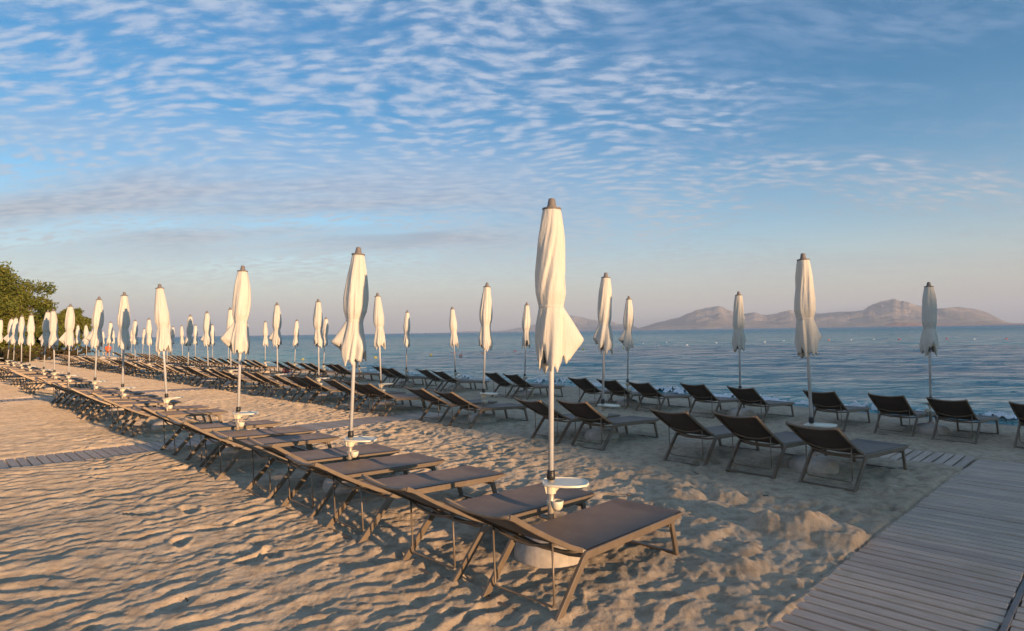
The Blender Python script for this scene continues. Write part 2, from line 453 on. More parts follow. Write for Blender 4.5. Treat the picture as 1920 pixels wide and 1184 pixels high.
def mesh_obj(name, verts, faces, material, parent=None, smooth_=True, mat2=None):
    me = bpy.data.meshes.new(name)
    me.from_pydata([tuple(v) for v in verts], [], faces); me.update()
    if material: me.materials.append(MATS[material])
    if smooth_: me.shade_smooth()
    o = link(bpy.data.objects.new(name, me))
    if parent: o.parent = parent
    return o

def bm_obj(name, bm, material, parent=None, smooth_=False):
    me = bpy.data.meshes.new(name); bm.to_mesh(me); bm.free()
    me.materials.append(MATS[material])
    if smooth_: me.shade_smooth()
    o = link(bpy.data.objects.new(name, me))
    if parent: o.parent = parent
    return o

def auto_smooth(o, ang=35):
    me = o.data
    me.shade_smooth()
    me.set_sharp_from_angle(angle=RAD(ang))

def tag(o, label=None, cat=None, group=None, kind=None):
    if label: o['label'] = label
    if cat: o['category'] = cat
    if group: o['group'] = group
    if kind: o['kind'] = kind
    return o

def empty(name, loc=(0, 0, 0), rz=0.0):
    o = link(bpy.data.objects.new(name, None)); o.location = loc; o.rotation_euler = (0, 0, rz)
    o.empty_display_size = 0.1
    return o

def copy_tree(o, kids, parent=None):
    c = o.copy(); COL.objects.link(c)
    if parent is not None: c.parent = parent
    for ch in kids.get(o.name, ()):
        copy_tree(ch, kids, c)
    return c

def kids_of(root):
    k = {}
    def rec(o):
        k[o.name] = list(o.children)
        for ch in o.children: rec(ch)
    rec(root)
    return k

def add_box(bm, c, size, rot=None, bev=0.0):
    r = bmesh.ops.create_cube(bm, size=1.0)
    vs = r['verts']
    bmesh.ops.scale(bm, vec=size, verts=vs)
    if bev:
        es = list({e for v in vs for e in v.link_edges})
        rr = bmesh.ops.bevel(bm, geom=es, offset=bev, segments=1, profile=.5, affect='EDGES')
        vs = list({v for f in rr['faces'] for v in f.verts} | {v for v in vs if v.is_valid})
    if rot is not None: bmesh.ops.rotate(bm, matrix=rot, cent=(0, 0, 0), verts=vs)
    bmesh.ops.translate(bm, vec=c, verts=vs)

def add_bar(bm, pts, w, h, up=Vector((0, 0, 1)), bev=0.003):
    """rectangular tube along a polyline in the x-z plane (mitred), w across (y), h in plane"""
    pts = [Vector(p) for p in pts]
    n = len(pts); secs = []
    for i in range(n):
        if i == 0: d = (pts[1] - pts[0]).normalized(); k = 1
        elif i == n - 1: d = (pts[-1] - pts[-2]).normalized(); k = 1
        else:
            a = (pts[i] - pts[i - 1]).normalized(); b = (pts[i + 1] - pts[i]).normalized()
            d = (a + b).normalized(); k = 1 / max(.5, d.dot(a))
        y = up.cross(d)
        if y.length < 1e-4: y = Vector((0, 1, 0))
        y.normalize(); zz = d.cross(y).normalized()
        if i > 0 and y.dot(secs[-1][2]) < 0: y = -y; zz = -zz
        secs.append((pts[i], zz * k, y))
    rings = []
    b = min(bev, w / 3, h / 3)
    prof = [(-w/2 + b, -h/2), (w/2 - b, -h/2), (w/2, -h/2 + b), (w/2, h/2 - b), (w/2 - b, h/2), (-w/2 + b, h/2), (-w/2, h/2 - b), (-w/2, -h/2 + b)]
    for p, zz, y in secs:
        rings.append([bm.verts.new(p + y * a + zz * c) for a, c in prof])
    for i in range(n - 1):
        for j in range(8):
            k = (j + 1) % 8
            bm.faces.new((rings[i][j], rings[i][k], rings[i + 1][k], rings[i + 1][j]))
    bm.faces.new(rings[0][::-1]); bm.faces.new(rings[-1])

def add_tube(bm, pts, r, seg=10, cap=True):
    pts = [Vector(p) for p in pts]; n = len(pts)
    rs = r if isinstance(r, (list, tuple)) else [r] * n
    rings = []; ref = None
    for i in range(n):
        d = (pts[min(i + 1, n - 1)] - pts[max(i - 1, 0)]).normalized()
        if ref is None: ref = Vector((0, 0, 1)) if abs(d.z) < .9 else Vector((1, 0, 0))
        x = ref.cross(d).normalized(); y = d.cross(x); ref = y.copy() if False else ref
        rings.append([bm.verts.new(pts[i] + (x * math.cos(a) + y * math.sin(a)) * rs[i]) for a in [2 * math.pi * k / seg for k in range(seg)]])
    for i in range(n - 1):
        for j in range(seg):
            k = (j + 1) % seg
            bm.faces.new((rings[i][j], rings[i][k], rings[i + 1][k], rings[i + 1][j]))
    if cap: bm.faces.new(rings[0][::-1]); bm.faces.new(rings[-1])

def lathe(prof, seg=28, close_top=True, close_bot=True):
    bm = bmesh.new(); rings = []
    for (r, z) in prof:
        rings.append([bm.verts.new((r * math.cos(2 * math.pi * k / seg), r * math.sin(2 * math.pi * k / seg), z)) for k in range(seg)])
    for i in range(len(prof) - 1):
        for j in range(seg):
            k = (j + 1) % seg
            bm.faces.new((rings[i][j], rings[i][k], rings[i + 1][k], rings[i + 1][j]))
    if close_bot: bm.faces.new(rings[0][::-1])
    if close_top: bm.faces.new(rings[-1])
    return bm

def grid_mesh(name, P, material, flip=False, wrap=False):
    """P: (n, m, 3) array"""
    n, m = P.shape[:2]
    me = bpy.data.meshes.new(name)
    co = P.reshape(-1, 3)
    i, j = np.meshgrid(np.arange(n - 1), np.arange(m if wrap else m - 1), indexing='ij')
    j2 = (j + 1) % m
    a = i * m + j; b = i * m + j2; c = (i + 1) * m + j2; d = (i + 1) * m + j
    q = np.stack([a, d, c, b] if flip else [a, b, c, d], -1).reshape(-1, 4)
    me.vertices.add(len(co)); me.vertices.foreach_set('co', co.astype(np.float32).ravel())
    me.loops.add(q.size); me.loops.foreach_set('vertex_index', q.astype(np.int32).ravel())
    me.polygons.add(len(q)); me.polygons.foreach_set('loop_start', np.arange(0, q.size, 4, dtype=np.int32))
    me.update(calc_edges=True); me.validate()
    me.materials.append(MATS[material]); me.shade_smooth()
    return link(bpy.data.objects.new(name, me))

def add_attr(o, name, vals):
    a = o.data.attributes.new(name, 'FLOAT', 'POINT'); a.data.foreach_set('value', np.asarray(vals, np.float32).ravel())

# ---------------------------------------------------------------- the beach
def build_beach():
    ang = np.concatenate([np.linspace(-180, -62, 60, endpoint=False), np.linspace(-62, -44, 90, endpoint=False), np.linspace(-44, 44, 900, endpoint=False),
                          np.linspace(44, 62, 70, endpoint=False), np.linspace(62, 180, 60, endpoint=False)])
    rad = np.concatenate([[0.02, .3, .8, 1.3], np.geomspace(1.7, 48, 780), np.geomspace(50, 260, 50)])
    Rr, Aa = np.meshgrid(rad, np.radians(ang), indexing='ij')
    X = Rr * np.sin(Aa); Y = Rr * np.cos(Aa)
    s = X * D2.x + Y * D2.y; t = X * D1.x + Y * D1.y
    z = beach_z(s, t) + full_sand(s.ravel(), t.ravel()).reshape(s.shape)
    z = np.maximum(z, -3.2)
    o = grid_mesh('sand', np.stack([X, Y, z], -1), 'sand', flip=True, wrap=True)
    sh = shore_s(t) + 0.25 * perlin(s * .5, t * .5, 41)
    add_attr(o, 'wet', np.clip(smooth(s - sh, -1.25, -0.35), 0, 1))
    tag(o, kind='structure')
build_beach()

# ---------------------------------------------------------------- the sea
def build_sea():
    ang = np.radians(np.concatenate([np.linspace(-180, -60, 24, endpoint=False), np.linspace(-60, 62, 460, endpoint=False), np.linspace(62, 180, 24, endpoint=False)]))
    rad = np.concatenate([[4.0], np.geomspace(8, 14000, 620)])
    Rr, Aa = np.meshgrid(rad, ang, indexing='ij')
    X = Rr * np.sin(Aa); Y = Rr * np.cos(Aa)
    s = X * D2.x + Y * D2.y; t = X * D1.x + Y * D1.y
    off = s - shore_s(t)
    fade = 1 - smooth(Rr, 60, 260)
    k = smooth(off, 0, 5)
    c, sn = math.cos(RAD(28)), math.sin(RAD(28))
    a = X * c - Y * sn; b = X * sn + Y * c
    sw = 1 - np.abs(perlin(a / 11.0 + .3 * perlin(X / 6, Y / 6, 52), b / 4.2, 51)) * 2.4
    z = 0.14 * sw * k + 0.03 * perlin(a / 3.0, b / 1.1, 53) * smooth(off, -.3, 3) + 0.012 * perlin(a / 1.1, b / .45, 54)
    # one low breaking wave close to the sand
    z += 0.09 * np.exp(-((off - 1.5 - .35 * perlin(t / 3, t * 0, 55)) / .38) ** 2) * (0.55 + .45 * perlin(t / 4.5, t * 0 + 2, 56) * 2)
    z = SEA_Z + z * fade
    o = grid_mesh('sea', np.stack([X, Y, z], -1), 'sea_water', flip=True, wrap=True)
    add_attr(o, 'shallow', np.clip((1 - smooth(off, 0.5, 30)) ** 1.5, 0, 1))
    tag(o, kind='structure')

    # foam at the water's edge: lumpy strips
    tt = np.arange(-6, 46, 0.045); nn = 16
    T, K = np.meshgrid(tt, np.linspace(-1, 1, nn), indexing='ij')
    wid = 0.32 * (0.6 + 1.2 * perlin(T / 2.2, T * 0, 61))
    wid = np.maximum(wid, 0.05)
    S = shore_s(T) + 0.55 + 0.55 * perlin(T / 3.1, T * 0, 62) + K * wid
    hh = 0.15 * (1 - K ** 2) * (0.55 + 1.1 * perlin(T / .16, S / .12, 63)) + .03 * perlin(T / .07, S / .07, 64)
    Z = SEA_Z + 0.015 + hh * (0.4 + 1.0 * smooth(perlin(T / 1.5, T * 0, 65), -.2, .4))
    keep = perlin(T / .9, S / .5, 66) + 0.6 * perlin(T / .25, S / .2, 67) + 0.25 * smooth(-T, -12, -2) - 0.4 * smooth(T, 12, 20) > -0.12
    X = S * D2.x + T * D1.x; Y = S * D2.y + T * D1.y
    P = np.stack([X, Y, Z], -1); m = nn
    faces = []
    for i in range(len(tt) - 1):
        for j in range(m - 1):
            if keep[i, j] and keep[i + 1, j + 1]: faces.append((i * m + j, (i + 1) * m + j, (i + 1) * m + j + 1, i * m + j + 1))
    o = mesh_obj('foam', P.reshape(-1, 3), faces, 'foam')
    tag(o, 'white foam of small waves breaking along the edge of the sand', 'foam', kind='stuff')
build_sea()

# ---------------------------------------------------------------- far mountains
def unp(px, py):
    return F + R * ((px - 960) / FPX) - U * ((py - 592) / FPX)

def mountain(name, dist, prof, depth, matname, seed, rough=1.0, label=None):
    """a heightfield range: azimuths and ridge heights, with a shore in front and slopes behind"""
    az = []; hh = []
    for px, py in prof:
        r = unp(px, py); az.append(math.atan2(r.x, r.y)); hh.append(max(0.0, r.z / math.hypot(r.x, r.y)) * dist + 1.6)
    n = 420; m = 110
    A = np.linspace(az[0], az[-1], n); Hs = np.interp(A, az, hh)
    Hs = Hs * (1 + .05 * perlin(A * 90, A * 0, seed + 5) + .03 * perlin(A * 240, A * 0, seed + 6) + .02 * perlin(A * 600, A * 0, seed + 7))
    K = np.linspace(-1, 1, m)
    AA, KK = np.meshgrid(A, K, indexing='ij'); HH = np.repeat(Hs[:, None], m, 1)
    D = dist + KK * depth
    X = D * np.sin(AA); Y = D * np.cos(AA)
    fall = np.clip(1 - np.abs(KK) ** 1.15, 0, 1)
    g = 1 - np.abs(perlin(X / (depth * .42), Y / (depth * .42), seed)) * 2
    g2 = 1 - np.abs(perlin(X / (depth * .17), Y / (depth * .17), seed + 1)) * 2
    g3 = perlin(X / (depth * .07), Y / (depth * .07), seed + 2)
    side = smooth(np.abs(KK), 0.0, 0.25)
    Z = HH * fall * (1 + rough * side * (0.62 * (g - .55) + 0.42 * (g2 - .5) + .16 * g3)) + side * HH * .03 * g3
    Z = np.minimum(Z, HH * 1.0 * (D / dist)) + SEA_Z - 6 * (1 - np.clip(fall * 12, 0, 1))
    edge = np.clip(np.minimum(np.arange(n), np.arange(n)[::-1]) / 8.0, 0, 1)[:, None]
    Z = SEA_Z - 4 + (Z - SEA_Z + 4) * edge
    o = grid_mesh(name, np.stack([X, Y, Z], -1), matname, flip=False)
    tag(o, kind='structure')
    return o
mountain('mountains', 8200, [(1188, 619), (1199, 615), (1238, 603.6), (1262, 598), (1276, 594), (1292, 587), (1307, 582), (1325, 577), (1342, 574), (1352, 575), (1365, 581.6), (1380, 586), (1396, 588), (1415, 586),
    (1430, 590), (1440, 591), (1450, 589), (1466, 585), (1480, 581.6), (1500, 584), (1520, 588), (1542, 588), (1560, 586), (1581, 585.5), (1600, 584), (1619, 581.6), (1630, 574), (1642, 569), (1655, 564), (1669, 562), (1680, 562), (1692, 564), (1705, 568),
    (1719, 573), (1740, 577), (1758, 578.5), (1777, 577), (1796, 575.5), (1812, 577), (1827, 580.5), (1840, 583), (1850, 586), (1862, 592), (1873, 598), (1885, 603.6), (1900, 606.5), (1990, 606)], 2300, 'bare_mountain_rock', 71)
mountain('mountains', 11000, [(815, 625), (840, 624), (874, 621.5), (910, 621.5), (942, 620.5), (955, 619), (971, 615), (990, 613), (1010, 606), (1030, 602), (1050, 598), (1067, 592), (1075, 592), (1082, 594), (1095, 596), (1108, 599), (1125, 602),
    (1143, 601), (1150, 604), (1157, 608), (1170, 608), (1184, 610), (1196, 615), (1206, 619)], 2200, 'bare_mountain_rock', 81)
mountain('headland', 5600, [(1655, 613), (1662, 608), (1680, 605), (1700, 604), (1716, 605), (1732, 606.5), (1760, 607.5), (1800, 608), (1860, 608), (1990, 606)], 420, 'red_cliff', 91, .5)

# unseen rise added far behind the camera, crest shaped to shade the sea side of the beach from the low sun
def back_hill():
    hd = Vector((sun_dir.x, sun_dir.y, 0)).normalized(); pp = Vector((-hd.y, hd.x, 0))
    if pp.dot(D2) < 0: pp = -pp
    cc = np.concatenate([np.linspace(1.8, 16, 100), np.linspace(16.6, 120, 60)]); dd = np.linspace(86, 150, 50)
    Cc, Dd = np.meshgrid(cc, dd, indexing='ij')
    top = np.interp(Cc, [1.8, 2.3, 2.8, 3.4, 4.2, 4.9, 5.6, 6.5, 7.45, 9, 12, 14, 20, 60, 120], [0.0, 9.0, 11.25, 11.40, 11.46, 11.55, 11.8, 12.6, 13.6, 13.75, 13.95, 14.1, 15.5, 17, 0])
    prof = np.clip(1 - ((Dd - 110) / 34) ** 2, 0, 1) ** .8
    lump = 1 + 0.010 * perlin(Cc / 1.3, Dd / 1.6, 101)
    Z = -1 + (top + 1) * prof * lump
    X = hd.x * Dd + pp.x * Cc; Y = hd.y * Dd + pp.y * Cc
    o = grid_mesh('shade_hill', np.stack([X, Y, Z], -1), 'scrub_hill')
    tag(o, kind='structure')
back_hill()

# ---------------------------------------------------------------- boardwalks
def plank_mesh(L, W, T, seed):
    rnd = random.Random(seed)
    bm = bmesh.new(); add_box(bm, (0, 0, 0), (W, L, T), bev=0.004)
    for v in bm.verts: v.co.x += rnd.uniform(-.0015, .0015); v.co.z += rnd.uniform(-.001, .001)
    me = bpy.data.meshes.new('plank'); bm.to_mesh(me); bm.free(); me.materials.append(MATS['weathered_wood'])
    return me

def walk(name, s0, s1, t0, t1, pitch, along='s', stuff=False, zoff=-0.008, fill=.80):
    """boards laid across the walk; along = axis in which the walk runs"""
    root = empty(name, ST((s0 + s1) / 2, (t0 + t1) / 2)); tag(root, kind='structure')
    root.location.z = 0
    rz = math.atan2(D2.y, D2.x)
    width = (t1 - t0) if along == 's' else (s1 - s0)
    W = pitch * fill
    rnd = random.Random(int(s0 * 100 + t0 * 10))
    meshes = [plank_mesh(width, W, 0.022, k) for k in range(4)]
    n = int(((s1 - s0) if along == 's' else (t1 - t0)) / pitch)
    bmall = bmesh.new() if stuff else None
    for k in range(n):
        if along == 's': s = s0 + pitch * (k + .5); t = (t0 + t1) / 2; rot = rz
        else: s = (s0 + s1) / 2; t = t0 + pitch * (k + .5); rot = rz + math.pi / 2
        p = ST(s, t, zoff + rnd.uniform(-.002, .003))
        p += D1 * rnd.uniform(-.006, .006)
        rot += rnd.uniform(-.004, .004)
        tl = rnd.uniform(-.008, .008)
        if stuff:
            r = bmesh.ops.create_cube(bmall, size=1.0); vs = r['verts']
            bmesh.ops.scale(bmall, vec=(W, width, .022), verts=vs)
            bmesh.ops.rotate(bmall, matrix=Matrix.Rotation(rot, 3, 'Z'), cent=(0, 0, 0), verts=vs)
            bmesh.ops.translate(bmall, vec=p - root.location, verts=vs)
        else:
            o = link(bpy.data.objects.new('plank', meshes[k % 4])); o.parent = root
            o.location = p - root.location; o.rotation_euler = (rnd.uniform(-.002, .002), tl, rot)
    if stuff:
        o = bm_obj('planks', bmall, 'weathered_wood', root); tag(o, kind='stuff')
    return root
w1 = walk('boardwalk', 1.9, 9.72, 0.545, 1.43, 0.1085)
w2 = walk('boardwalk', 1.9, 9.72, -0.40, 0.505, 0.1085)
w3 = walk('boardwalk', 8.9, 9.78, 1.46, 3.05, 0.115, along='t')
w4 = walk('boardwalk', -1.2, 7.8, 9.62, 10.46, 0.106, fill=.87)
w5 = walk('boardwalk', -0.8, 7.8, 19.9, 20.75, 0.12, stuff=True)
bm = bmesh.new()
add_bar(bm, [ST(1.9, .525, .004) - w1.location, ST(4.0, .525, .004) - w1.location, ST(9.7, .525, .004) - w1.location], 0.03, 0.02)
bm_obj('edge_strip', bm, 'grey_cap', w1)

# ---------------------------------------------------------------- sun loungers
SEAT_Z = 0.315
WID = 0.56
def make_lounger(detail=True):
    root = empty('sun_lounger')
    yb = WID / 2 - 0.012
    # side rails with the back leg bent down from them
    for sy in (1, -1):
        bm = bmesh.new(); add_bar(bm, [(0.0, sy * yb, -0.02), (0.285, sy * yb, SEAT_Z - .035), (0.31, sy * yb, SEAT_Z - .018), (1.36, sy * yb, SEAT_Z - .058), (1.50, sy * yb, SEAT_Z - .060)], 0.024, 0.046)
        # taper to a point past the front leg
        for v in bm.verts:
            if v.co.x > 1.45: v.co.z = SEAT_Z - .040 - (SEAT_Z - .037 - v.co.z) * .3
        bm_obj('side_rail', bm, 'taupe_frame', root)
        bm = bmesh.new(); add_bar(bm, [(1.345, sy * yb, SEAT_Z - .075), (1.425, sy * yb, -0.02)], 0.024, 0.040, up=Vector((1, 0, 0)))
        bm_obj('leg', bm, 'taupe_frame', root)
    for (x, z) in ((0.012, 0.0), (1.418, 0.005)):
        bm = bmesh.new(); add_bar(bm, [(x, -yb, z), (x, yb, z)], 0.03, 0.018)
        bm_obj('crossbar', bm, 'taupe_frame', root)
    bm = bmesh.new(); add_bar(bm, [(1.33, -yb, SEAT_Z - .09), (1.33, yb, SEAT_Z - .09)], 0.03, 0.03)
    bm_obj('seat_frame', bm, 'taupe_frame', root); bm = bmesh.new()
    add_bar(bm, [(0.33, -yb, SEAT_Z - .03), (0.33, -yb * .5, SEAT_Z - .05), (0.33, yb * .5, SEAT_Z - .05), (0.33, yb, SEAT_Z - .03)], 0.026, 0.02)
    bm_obj('seat_frame', bm, 'taupe_frame', root)
    # seat sling
    nx, ny = 22, 10
    xs = np.linspace(0.32, 1.505, nx); ys = np.linspace(-yb + .004, yb - .004, ny)
    Xg, Yg = np.meshgrid(xs, ys, indexing='ij')
    sag = (1 - (Yg / yb) ** 2) * 0.016 * np.clip((1.50 - Xg) / .12, 0.2, 1)
    Zg = SEAT_Z + .012 - (Xg - .3) * 0.041 - sag + np.where(Xg > 1.4, 0.004, 0)
    vs = np.stack([Xg, Yg, Zg], -1).reshape(-1, 3); vs2 = vs - np.array([0, 0, .004])
    fs = [(i * ny + j, (i + 1) * ny + j, (i + 1) * ny + j + 1, i * ny + j + 1) for i in range(nx - 1) for j in range(ny - 1)]
    nn = nx * ny
    fs2 = [tuple(nn + q for q in f[::-1]) for f in fs]
    mesh_obj('seat', np.concatenate([vs, vs2]), fs + fs2, 'sling_mesh', root)
    # backrest: side rails rise towards the head and flatten at the end
    prof = [(0.30, SEAT_Z + .004), (0.18, SEAT_Z + .056), (0.02, SEAT_Z + .140), (-0.12, SEAT_Z + .218), (-0.23, SEAT_Z + .284), (-0.29, SEAT_Z + .322), (-0.325, SEAT_Z + .338)]
    yy = yb - .026
    for sy in (1, -1):
        bm = bmesh.new(); add_bar(bm, [(x, sy * yy, z) for x, z in prof], 0.022, 0.030)
        bm_obj('backrest_rail', bm, 'taupe_frame', root)
    bm = bmesh.new()
    bow = lambda x, z, d: [(x + d * (1 - (q / yy) ** 2) * .2, q, z - d * (1 - (q / yy) ** 2)) for q in np.linspace(-yy, yy, 9)]
    add_tube(bm, bow(-0.322, SEAT_Z + .336, .028), 0.011, 8)
    bm_obj('head_bar', bm, 'taupe_frame', root, True)
    bm = bmesh.new()
    add_tube(bm, bow(0.06, SEAT_Z + .105, .050), 0.010, 8); add_tube(bm, bow(0.25, SEAT_Z + .012, .035), 0.010, 8)
    bm_obj('backrest_brace', bm, 'taupe_frame', root, True)
    # back sling
    px = np.array([p[0] for p in prof])[::-1]; pz = np.array([p[1] for p in prof])[::-1]
    xs = np.linspace(-0.323, 0.295, 20); zs = np.interp(xs, px, pz) + .010
    Xg, Yg = np.meshgrid(xs, np.linspace(-yy, yy, ny), indexing='ij'); Zg = np.repeat(zs[:, None], ny, 1)
    cr = 1 - (Yg / yy) ** 2
    Zg = Zg - cr * (.016 + .014 * np.clip((-Xg - .1) / .22, 0, 1)); Xg = Xg + cr * 0.004
    vs = np.stack([Xg, Yg, Zg], -1).reshape(-1, 3); vs2 = vs - np.array([.002, 0, .004])
    fs = [(i * ny + j, (i + 1) * ny + j, (i + 1) * ny + j + 1, i * ny + j + 1) for i in range(19) for j in range(ny - 1)]
    nn = 20 * ny
    mesh_obj('backrest', np.concatenate([vs, vs2]), fs + [tuple(nn + q for q in f[::-1]) for f in fs], 'sling_mesh', root)
    # thin prop under the backrest
    bm = bmesh.new()
    yp = yb - .045
    add_tube(bm, [(0.05, -yp, SEAT_Z + .11), (0.065, -yp, 0.085), (0.07, -yp + .02, .065), (0.07, yp - .02, .065), (0.065, yp, .085), (0.05, yp, SEAT_Z + .11)], 0.0065, 7)
    bm_obj('prop_rod', bm, 'taupe_frame', root, True)
    return root

def make_far_lounger(src):
    """the same lounger with its frame in one piece, for those a few pixels across"""
    root = empty('sun_lounger')
    bm = bmesh.new()
    for ch in src.children:
        if ch.data.materials[0] is MATS['taupe_frame']:
            bm.from_mesh(ch.data)
    bm_obj('frame', bm, 'taupe_frame', root)
    for ch in src.children:
        if ch.data.materials[0] is MATS['sling_mesh']:
            o = link(bpy.data.objects.new(ch.data.name.split('.')[0], ch.data)); o.parent = root
    return root

# ---------------------------------------------------------------- parasols
def canopy(seed, flap_ang, flap, twist, variant):
    rnd = random.Random(seed)
    nz, na = 48, 128
    V = np.linspace(0, 1, nz); A = np.linspace(0, 2 * np.pi, na, endpoint=False)
    top, hem = 2.455, 1.375
    tie = 0.64
    Rv = np.interp(V, [0, .02, .2, .42, .55, tie - .02, tie, tie + .03, .78, .9, 1.0], [.062, .068, .097, .116, .112, .093, .087, .090, .107, .119, .114]) * (.96 + .03 * variant)
    Amp = np.interp(V, [0, .15, .5, tie, .75, .9, 1.0], [.05, .12, .15, .12, .20, .27, .30])
    P = np.zeros((nz, na, 3))
    ph = [rnd.uniform(0, 6.28) for _ in range(10)]
    tw = twist * V ** 1.3 + .5 * np.sin(V * 5 + ph[9]) * .3
    cx = .016 * np.sin(V * 4 + ph[7]) * V; cy_ = .016 * np.sin(V * 3.4 + ph[8]) * V
    for i in range(nz):
        v = V[i]; a = A + tw[i]
        sw = ((a + .25 * np.sin(a + ph[1]) + .12 * math.sin(7 * v + ph[5])) * 5 / (2 * np.pi) + ph[0]) % 1.0
        fold = sw * (1 - smooth(sw, .84, 1.0)) * 1.25
        pleat = (0.42 * fold + 0.24 * np.abs(np.sin(4 * a + ph[0] + .8 * np.sin(a + ph[1]))) ** .7 + 0.22 * np.sin(7 * a + ph[2] + 3 * v) + (0.16 - .1 * v) * np.sin(13 * a + ph[3] - 4 * v) + .16 * np.sin(3 * a + ph[4]) + .07 * (1 - v) * np.sin(21 * a + ph[5] + 6 * v) - .35)
        r = Rv[i] * (1 + Amp[i] * pleat * 1.25 + 0.06 * math.sin(9 * v + ph[6]))
        # the loose corner of the cloth pulled out of the strap
        da = (A - flap_ang + np.pi) % (2 * np.pi) - np.pi
        k = max(0.0, 1 - abs(v - .86) / .22)
        r = r + flap * k * np.exp(-(da / .34) ** 2)
        k2 = max(0.0, 1 - abs(v - .9) / .14)
        db = (A - flap_ang - 2.2 + np.pi) % (2 * np.pi) - np.pi
        r = r + flap * .35 * k2 * np.exp(-(db / .3) ** 2)
        lower = max(0.0, (v - .8) / .2)
        hemz = (0.030 * np.sin(8 * a + ph[0]) + .03 * np.sin(5 * a + ph[2]) + .022 * np.sin(2 * a + ph[4]) + .014 * np.sin(17 * a + ph[5]) + .11 * np.exp(-(da / .5) ** 2) - .05 * np.exp(-((np.abs(da) - 1.5) / .5) ** 2)) * lower ** 1.5
        z = top + (hem - top) * v + hemz
        P[i, :, 0] = np.cos(A) * r + cx[i]; P[i, :, 1] = np.sin(A) * r + cy_[i]; P[i, :, 2] = z
    # turned-in inner layer of the cloth, going back up inside
    inner = []
    for k, (f_, up) in enumerate(((.93, .0), (.70, .05), (.52, .12), (.40, .25), (.30, .40))):
        Q = P[-1].copy(); Q[:, 0] = (Q[:, 0] - cx[-1]) * f_ + cx[-1]; Q[:, 1] = (Q[:, 1] - cy_[-1]) * f_ + cy_[-1]
        Q[:, 2] += up + (0.012 if k else -0.004) * np.sin(11 * A + ph[3])
        inner.append(Q)
    P = np.concatenate([P, np.array(inner)], 0)
    n = P.shape[0]
    faces = [(i * na + j, (i + 1) * na + j, (i + 1) * na + (j + 1) % na, i * na + (j + 1) % na) for i in range(n - 1) for j in range(na)]
    me = bpy.data.meshes.new('canopy'); me.from_pydata(P.reshape(-1, 3).tolist(), [], faces); me.update()
    me.materials.append(MATS['cream_fabric']); me.shade_smooth()
    # strap ring following the cloth
    it = int(round(tie * (nz - 1)))
    ring = P[it]; c0 = ring.mean(0)
    bm = bmesh.new(); rr = []
    for (g, dz) in ((1.0, -.012), (1.035, -.006), (1.035, .006), (1.0, .012)):
        rr.append([bm.verts.new((c0[0] + (q[0] - c0[0]) * g, c0[1] + (q[1] - c0[1]) * g, q[2] + dz)) for q in ring[::4]])
    m = len(rr[0])
    for i in range(3):
        for j in range(m): bm.faces.new((rr[i][j], rr[i][(j + 1) % m], rr[i + 1][(j + 1) % m], rr[i + 1][j]))
    sm = bpy.data.meshes.new('strap'); bm.to_mesh(sm); bm.free(); sm.materials.append(MATS['cream_fabric']); sm.shade_smooth()
    return me, sm

CANOPY = [canopy(11, RAD(-5), .115, 1.5, 0), canopy(22, RAD(188), .12, 0.5, 1), canopy(33, RAD(200), .13, 0.35, 1), canopy(44, RAD(60), .05, .8, 0),
          canopy(55, RAD(0), .07, .3, 0), canopy(66, RAD(100), .04, .4, -1), canopy(77, RAD(180), .035, -.5, 0)]

def tray_mesh():
    out = [(-.062, -.075), (-.045, -.10), (.02, -.12), (.10, -.135), (.19, -.125), (.245, -.09), (.268, -.03), (.268, .03), (.245, .09), (.19, .125), (.10, .135), (.02, .12), (-.045, .10), (-.062, .075)]
    bm = bmesh.new()
    prof = ((.94, -.008), (1.0, -.004), (1.0, .006), (.985, .010), (.955, .010), (.93, .005))
    c = Vector((.10, 0, 0)); rings = []
    for g, z in prof: rings.append([bm.verts.new((c.x + (x - c.x) * g, y * g, z)) for x, y in out])
    n = len(out)
    for i in range(len(prof) - 1):
        for j in range(n): bm.faces.new((rings[i][j], rings[i][(j + 1) % n], rings[i + 1][(j + 1) % n], rings[i + 1][j]))
    bm.faces.new(rings[0][::-1]); bm.faces.new(rings[-1])
    return bm

